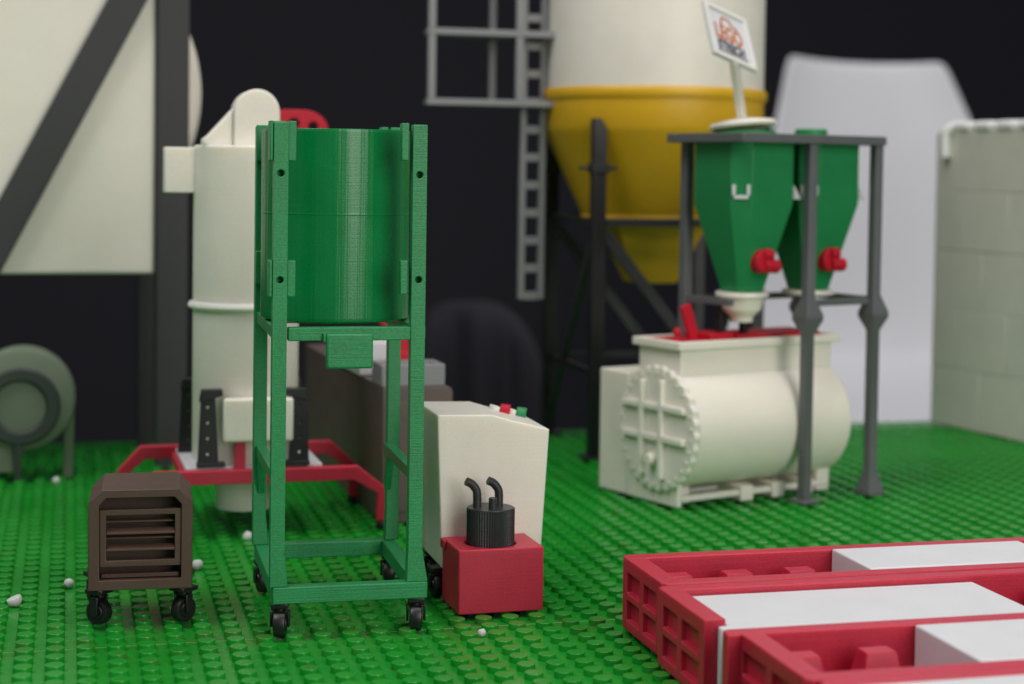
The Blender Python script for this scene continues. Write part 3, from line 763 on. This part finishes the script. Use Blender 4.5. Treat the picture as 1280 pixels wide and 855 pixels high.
def hopper(u, lab, lr, lh, spout=True):
    o = thing('hopper', lab, 'hopper', FX, 20, 'green hoppers in the grey frame')
    def octo(a, c): return [(u - a + c, 20 - a), (u + a - c, 20 - a), (u + a, 20 - a + c), (u + a, 20 + a - c), (u + a - c, 20 + a), (u - a + c, 20 + a), (u - a, 20 + a - c), (u - a, 20 - a + c)]
    bm = NB()
    lv = [(84.6, 6.6, 1.8), (119.4, 16.6, 6.0), (146.4, 16.6, 6.0)]
    loops = [[bm.verts.new((x, y, z)) for x, y in octo(a, c)] for z, a, c in lv]
    for A, B in zip(loops, loops[1:]):
        for k in range(8):
            j = (k + 1) % 8; bm.faces.new((A[k], A[j], B[j], B[k]))
    bm.faces.new(loops[0][::-1]); bm.faces.new(loops[-1])
    obj('body', bm, GREEN2, o, 0.25)
    bm = NB(); lathe(bm, [(lr, 146.4), (lr, lh - .9), (lr - .6, lh - .2), (0, lh)], 48, (u, 20, 0)); obj('lid', bm, GREEN2, o, 0)
    # red motor on the front chute
    yb = 20 - 10.2
    bm = NB()
    cyl(bm, (u - .2, yb + 1.5, 97.2), (u - .2, yb - 3.6, 97.2), 4.9, 4.6, 24)
    mt = obj('motor', bm, RED_B, o, 0.5)
    bm = NB(); cyl(bm, (u - .6, yb - 2.6, 95.6), (u + 6.4, yb - 3.2, 95.0), 2.9, 2.7, 20); obj('motor_end', bm, RED_B, mt, 0.5)
    bm = NB(); cyl(bm, (u - .8, yb - 2.6, 99.8), (u + 3.4, yb - 3.2, 99.6), 2.5, 2.3, 20); obj('gear_cap', bm, RED_B, mt, 0.5)
    # white spout
    bm = NB(); lathe(bm, [(10.4, 84.5), (10.6, 82.8), (8.4, 82.2)] + ([(7.6, 77.5), (4.6, 74.6), (4.4, 72.5), (0, 72.4)] if spout else [(0, 82.1)]), 40, (u, 20, 0)); obj('spout', bm, CREAM, o, 0)
    for s in ((-1, 1) if spout else ()):
        bm = NB(); box(bm, u + s * 6.2 - 1.4, u + s * 6.2 + 1.4, 24, 27, 66.5, 82); obj('spout_leg', bm, BLACK, o, 0.2)
    # white bent handles: one across the front left chamfer, one on each flank
    bm = NB()
    e = Vector((0.7071, -0.7071, 0)); nrm = Vector((-0.7071, -0.7071, 0))
    c0 = Vector((u - 16.6 + 3.0, 20 - 16.6 + 3.0, 0)) + nrm * .5
    for (p, q) in (((-2.8, 122.2), (2.8, 122.2)), ((-2.8, 122.95), (-2.8, 127)), ((2.8, 122.95), (2.8, 127))):
        bar(bm, c0 + e * p[0] + Vector((0, 0, p[1])), c0 + e * q[0] + Vector((0, 0, q[1])), 1.4, 1.4, (0, 0, 1) if p[1] == q[1] else nrm)
    obj('handle', bm, WHITE, o, 0.2)
    bm = NB(); c1 = Vector((u + 13.6, 6.4, 0)); n1 = Vector((0.7071, -0.7071, 0)); e1 = Vector((0.7071, 0.7071, 0))
    hexa(bm, [c1 - e1 * 1.8 + n1 * .02 + Vector((0, 0, 121.4)), c1 + e1 * 1.8 + n1 * .02 + Vector((0, 0, 121.4)), c1 + e1 * 1.8 + n1 * 3.2 + Vector((0, 0, 121.4)), c1 - e1 * 1.8 + n1 * 3.2 + Vector((0, 0, 121.4))],
         [c1 - e1 * 1.8 + n1 * .02 + Vector((0, 0, 127.2)), c1 + e1 * 1.8 + n1 * .02 + Vector((0, 0, 127.2)), c1 + e1 * 1.8 + n1 * 1.2 + Vector((0, 0, 125.6)), c1 - e1 * 1.8 + n1 * 1.2 + Vector((0, 0, 125.6))]); obj('handle', bm, WHITE, o, 0.3)
    return o
hopper(-17.6, 'green tapered hopper under the sign, with red motor and white spout', 12.4, 148.5)
hopper(18.4, 'green tapered hopper with red motor, no spout, between the two tall grey posts', 6.6, 150.0, False)

# sign on a white disc
def fpt(u, w_, z):
    t = math.radians(20)
    return Vector((FX[0] + u * math.cos(t) - w_ * math.sin(t), FX[1] + u * math.sin(t) + w_ * math.cos(t), z))
def at_depth(px, py, z):
    return Vector((0, 0, CAM_Z)) + (U * ((px - 640) / f_px) + V * ((300 - py) / f_px) + Fw) * z
sg = thing('sign', 'white tilted sign with orange and grey lettering on the hopper', 'sign', (0, 0, 0), 0)
base = fpt(-18.5, 20.5, 0)
bm = NB(); lathe(bm, [(0, 148.55), (12.8, 148.6), (13.4, 149.6), (12.6, 150.8), (4, 152.2), (0, 152.4)], 56, (0, 0, 0))
for v in bm.verts: v.co = Matrix.Translation((base.x, base.y, 150.4)) @ Matrix.Rotation(-.10, 4, F0) @ Matrix.Rotation(-.07, 4, Rv) @ Matrix.Translation((0, 0, -149.6)) @ v.co
obj('base', bm, CREAM, sg, 0)
D0 = 672.0
k_ = D0 / f_px
rV = (U * 18.3 - V * 6.2 + Fw * 13.0); vV = (U * -3.75 + V * 22.3 + Fw * 13.5)
rl_, vl_ = rV.length, vV.length
rN = rV.normalized(); nN = rN.cross(vV.normalized()).normalized(); vN = nN.cross(rN)
cpos = at_depth(912, 45.5, D0)
Wm = Matrix((( rN.x, vN.x, nN.x, cpos.x), (rN.y, vN.y, nN.y, cpos.y), (rN.z, vN.z, nN.z, cpos.z), (0, 0, 0, 1)))
bm = NB(); box(bm, -rl_ / 2, rl_ / 2, -vl_ / 2, vl_ / 2, -1.1, 0, Wm); pn = obj('panel', bm, PAPER, sg, 0.3)
bm = NB(); frame_prism(bm, [(-rl_ / 2, -vl_ / 2), (rl_ / 2, -vl_ / 2), (rl_ / 2, vl_ / 2), (-rl_ / 2, vl_ / 2)], [(-rl_ / 2 + 2.0, -vl_ / 2 + 2.0), (rl_ / 2 - 2.0, -vl_ / 2 + 2.0), (rl_ / 2 - 2.0, vl_ / 2 - 2.0), (-rl_ / 2 + 2.0, vl_ / 2 - 2.0)], 'z', .02, .9)
for v in bm.verts: v.co = Wm @ v.co
obj('border', bm, CREAM, sg, 0.2)
bm = NB(); pb = Vector((base.x, base.y, 152.0)); pt_ = cpos - vN * (vl_ / 2 - 1.5) - nN * .4
bar(bm, pb - Vector((0, 0, 1)), pt_, 4.6, 2.8, nN); obj('pole', bm, CREAM, sg, 0.3)
def lettering(body, m, size, x, y, sc=(1, 1)):
    c = bpy.data.curves.new('lettering', 'FONT'); c.body = body; c.size = size; c.align_x = 'CENTER'; c.align_y = 'CENTER'
    c.extrude = 0.06; c.offset = 0.27
    t = bpy.data.objects.new('lettering', c); col.objects.link(t)
    bpy.context.view_layer.update()
    me = bpy.data.meshes.new_from_object(t.evaluated_get(bpy.context.evaluated_depsgraph_get()))
    bpy.data.objects.remove(t)
    for v in me.vertices:
        v.co = (Wm @ Vector((v.co.x * sc[0] + x, v.co.y * sc[1] + y, .1 + v.co.z))) * S
    me.materials.clear(); me.materials.append(m)
    o = bpy.data.objects.new('lettering', me); col.objects.link(o); o.parent = sg
    return o
lettering('LEGO', ORANGE, 8.6, -.4, .2, (.68, 1.2))
lettering('STRECH', INK, 5.6, -.3, -6.6, (.72, 1.15))
bm = NB()
arc3 = [(-3.8, 4.9), (-2.6, 8.4), (1.0, 8.4), (2.6, 5.6), (5.0, 5.2)]
for p, q in zip(arc3, arc3[1:]): bar(bm, (*p, .12), (*q, .12), 1.0, .12, (0, 0, 1))
for v in bm.verts: v.co = Wm @ v.co
obj('emblem', bm, ORANGE, sg, 0)
bm = NB(); box(bm, -8, 8, -10.0, -9.4, .05, .16, Wm); obj('rule_line', bm, INK, sg, 0)

# ------------------------------------------------------------------ block wall on the right
wl = thing('block_wall', 'beige wall of big blocks at the right edge', 'wall', (441.4, 822.1, 1.8), -80.84)
bh, bl = 30.5, 39.0
for c in range(5):
    x = 0.0; first = True
    while x < 155.5:
        L_ = min(bl * (.5 if (first and c % 2) else 1), 156.0 - x); first = False
        bm = NB()
        d_ = random.uniform(-.12, .12)
        box(bm, x + .08, x + L_ - .08, d_, 34, c * bh + .08, (c + 1) * bh - .08)
        obj('block', bm, STONE if random.random() < .6 else STONE2, wl, 0.3)
        x += L_
cp_ = thing('white_chain', 'row of rounded white caps along the top of the block wall', 'cap row', (441.4, 822.1, 154.35), -80.84)
bm = NB(); tube(bm, [(10.0, -2.2, -13.0), (10.0, -2.4, -4), (10.8, -2.2, .3), (14.0, .4, 3.0), (20, 4, 3.0)], 2.6, 16); obj('drop_pipe', bm, FOAM, cp_, 0)
for k in range(8):
    bm = NB(); x = 20.2 + 17.0 * k
    box(bm, x - 6.6, x + 6.6, -1.4, 8.2, .05, 5.4); obj('cap', bm, FOAM, cp_, 2.2, segs=6)

# ------------------------------------------------------------------ red containers with white blocks
def tray(x0, y1, wdt, ln, label, front=True, bumps=(), ext=0.0):
    """Tray along x from x0; back outer face at y1, short window end at x0."""
    o = thing('red_tray', label, 'tray', (x0, y1 - wdt, 0), 0, 'red trays side by side')
    zt = 22.2; t = 5.0
    ch = 1.6
    bm = NB(); box(bm, t, ln - t, t, wdt - t, 2.0, 4.4); obj('floor', bm, RED, o, 0.2)
    bm = NB(); prism(bm, [(ch - ext, wdt), (-ext, wdt - ch), (-ext, wdt - t), (ln, wdt - t), (ln, wdt)], 'z', 2.0, zt); obj('side_wall', bm, RED, o, 0.35)
    if front:
        bm = NB(); prism(bm, [(0, t), (0, ch), (ch, 0), (ln, 0), (ln, t)], 'z', 2.0, zt); obj('side_wall', bm, RED, o, 0.35)
    y0_ = t + .02 if front else 0
    ya, yb = y0_, wdt - t - .02
    bm = NB(); box(bm, 0.02, t + .6, ya, yb, 2.0, zt); ew = obj('end_wall', bm, RED, o, 0.35)
    a0, a1 = (3.6, wdt - 3.6)
    mid = wdt / 2
    bm = NB()
    for a, b in ((a0, mid - 1.5), (mid + 1.5, a1)):
        for z0, z1 in ((4.8, 10.6), (12.6, 18.4)):
            box(bm, -3, 1.7, max(a, ya + .4), min(b, yb - .4), z0, z1)
    cut(ew, bm)
    for bx in bumps:
        bm = NB(); yc = wdt - t - 8
        hexa(bm, [(bx - 6.5, yc - 6, 4.3), (bx + 6.5, yc - 6, 4.3), (bx + 6.5, yc + 6, 4.3), (bx - 6.5, yc + 6, 4.3)],
             [(bx - 3.8, yc - 2.6, 19.0), (bx + 3.8, yc - 2.6, 19.0), (bx + 3.8, yc + 2.6, 19.0), (bx - 3.8, yc + 2.6, 19.0)])
        obj('wedge', bm, RED, o, 0.25)
    return o
LN = 132
tray(152.8, 463.6, 35.8, LN, 'red tray at the back of the row, nearest the mixer', bumps=(12, 30, 49))
tray(150.4, 426.4, 35.4, LN, 'red tray with an open front, second from the mixer', front=False, bumps=(110,))
tray(154.6, 382.2, 42.6, LN + 10, 'red tray third from the mixer, with empty window end nearest the camera', bumps=(11.6, 31.1), ext=3.5)
tray(156.5, 339.2, 38, LN, 'red tray mostly cut off by the photo edge, at the front', bumps=())
def slab(x0, x1, y0, y1, zt, label, lip=None):
    bm = NB()
    if lip: prism(bm, [(x0, y1), (x0, y0 - .2), (x0 - lip, y0 - .3), (x0 - lip, y0 - 2.6), (x1, y0 - 2.6), (x1, y1)], 'z', 4.6, zt)
    else: box(bm, x0, x1, y0, y1, 4.6, zt)
    tag(obj('white_slab', bm, WHITE, None, 0.45), label, 'slab', 'white slabs in the red trays')
slab(215.4, 276.0, 433.4, 458.4, 22.4, 'long white slab in the back red tray beside an empty end')
slab(156.1, 239.6, 391.2, 420.6, 20.6, 'white slab filling the window end of the second red tray', 2.2)
slab(199.4, 281, 345.6, 376.8, 22.2, 'white slab in the third red tray behind two red wedges')
slab(163, 270, 307, 334, 22.2, 'white slab in the cut off red tray at the bottom edge')

# ------------------------------------------------------------------ foam crumbs
def bead(px, py, r, label, half=False):
    d = U * ((px - 640) / f_px) + V * ((300 - py) / f_px) + Fw
    t = (r - CAM_Z) / d.z
    p = Vector((0, 0, CAM_Z)) + d * t
    bm = NB(); ball(bm, (0, 0, 0), r, 20, 14)
    for v in bm.verts:
        v.co *= 1 + .07 * math.sin(5 * v.co.x / r + px) * math.cos(4 * v.co.y / r + py)
        if half and v.co.z > .35 * r + .4 * v.co.x * 1.0: v.co.z = .35 * r + .4 * v.co.x
    o = tag(obj('foam_bead', bm, BEAD, None, 0), label, 'bead', 'white foam beads')
    o.location = p * S
bead(18, 749.5, 2.2, 'broken half of a white foam bead at the far left', True)
bead(86, 729.5, 1.55, 'round white foam bead just left of the brown generator')
bead(602.5, 791, 1.15, 'tiny white foam bead in front of the red pump block')
bead(247, 706, 1.75, 'white foam bead just right of the brown generator')
bead(70, 601, 1.6, 'white foam bead by the grey-green drum')
bead(310, 671, 1.9, 'white foam bead behind the left side of the green frame')

# ------------------------------------------------------------------ white shell chair behind the table
ch = thing('chair', 'white plastic shell chair standing behind the table', 'chair', (0, 0, 0), 0)
D = 2600.0
c0 = at_depth(1075, 300, D)
rt = Vector((cy, -sy, 0)); fwd = Vector((sy, cy, 0))
rt = (rt * math.cos(.12) + fwd * math.sin(.12)).normalized(); fw_ = Vector((-rt.y, rt.x, 0))
def shell(rows, nx=28):
    bm = NB(); g = []; zt_ = rows[0][0]
    for (z, hw, off, dep) in rows:
        row = []
        for i in range(nx + 1):
            s = -1 + 2 * i / nx
            p = c0 + rt * (off + s * hw) + fw_ * (dep - 45 * abs(s) ** 2.4 * (hw / 200))
            kz = max(0.0, 1 - (zt_ - z) / (60 * D / f_px))
            row.append(bm.verts.new((p.x, p.y, z + kz * ((abs(s) ** 2.2 - .6) * 7 - 2.2 * s) * D / f_px)))
        g.append(row)
    for a, b in zip(g, g[1:]):
        for i in range(nx): bm.faces.new((a[i], a[i + 1], b[i + 1], b[i]))
    return bm
zc = lambda y: CAM_Z + (209 - y) / f_px * D
K = D / f_px
rows = []
for (y, xl, xr, dep) in ((64, 992, 1180, 60), (66, 986, 1186, 58), (71, 982, 1191, 55), (90, 976, 1199, 50), (130, 966, 1214, 40), (180, 950, 1232, 24), (240, 930, 1250, 8), (310, 905, 1264, -6), (380, 885, 1275, -18), (430, 880, 1280, -40), (452, 880, 1282, -80), (468, 880, 1284, -190), (478, 884, 1284, -330), (484, 892, 1280, -420), (500, 905, 1270, -455)):
    rows.append((zc(y), (xr - xl) / 2 * K, ((xl + xr) / 2 - 1075) * K, dep))
o = obj('shell', shell(rows), CHAIRM, ch, 0)
sol = o.modifiers.new('thick', 'SOLIDIFY'); sol.thickness = 0.007
sub = o.modifiers.new('smooth', 'SUBSURF'); sub.levels = 1; sub.render_levels = 2
for (a, b) in ((-150, -80), (150, -80), (-150, -360), (150, -360)):
    bm = NB(); p = c0 + rt * a + fw_ * b
    cyl(bm, (p.x * 1, p.y, zc(470) - 20), (p.x + a * .12, p.y, -558), 13, 9, 16); obj('leg', bm, GREY_L, ch, 0)

# dark bag slumped on something behind the table
D2 = 1900.0
bgp = at_depth(600, 460, D2); K2 = D2 / f_px
bag = thing('bag', 'black fabric bag with dim folds behind the table', 'bag', (bgp.x, bgp.y, -560), -14.4)
bm = NB()
bmesh.ops.create_cube(bm, size=2)
bmesh.ops.subdivide_edges(bm, edges=bm.edges[:], cuts=14, use_grid_fill=True)
zb_ = 560 + CAM_Z + (209 - 372) / f_px * D2
for v in bm.verts:
    x, y, z = v.co
    q = Vector((x, y, z)); ln_ = (abs(x) ** 5 + abs(y) ** 5 + abs(z) ** 5) ** .2
    q = q / max(ln_, 1e-6)
    sag = -60 * max(0, q.x) ** 2 * (q.z + 1) / 2
    fold = 11 * math.sin(q.x * 9 + q.z * 2.0) * max(0, -q.y) + 3 * math.sin(q.x * 19 - q.z * 3)
    v.co = (q.x * 96 * K2 * .95, q.y * 75 - fold, (q.z + 1) / 2 * zb_ + sag)
o = obj('body', bm, CLOTH, bag, 0)
sub = o.modifiers.new('smooth', 'SUBSURF'); sub.levels = 1; sub.render_levels = 1
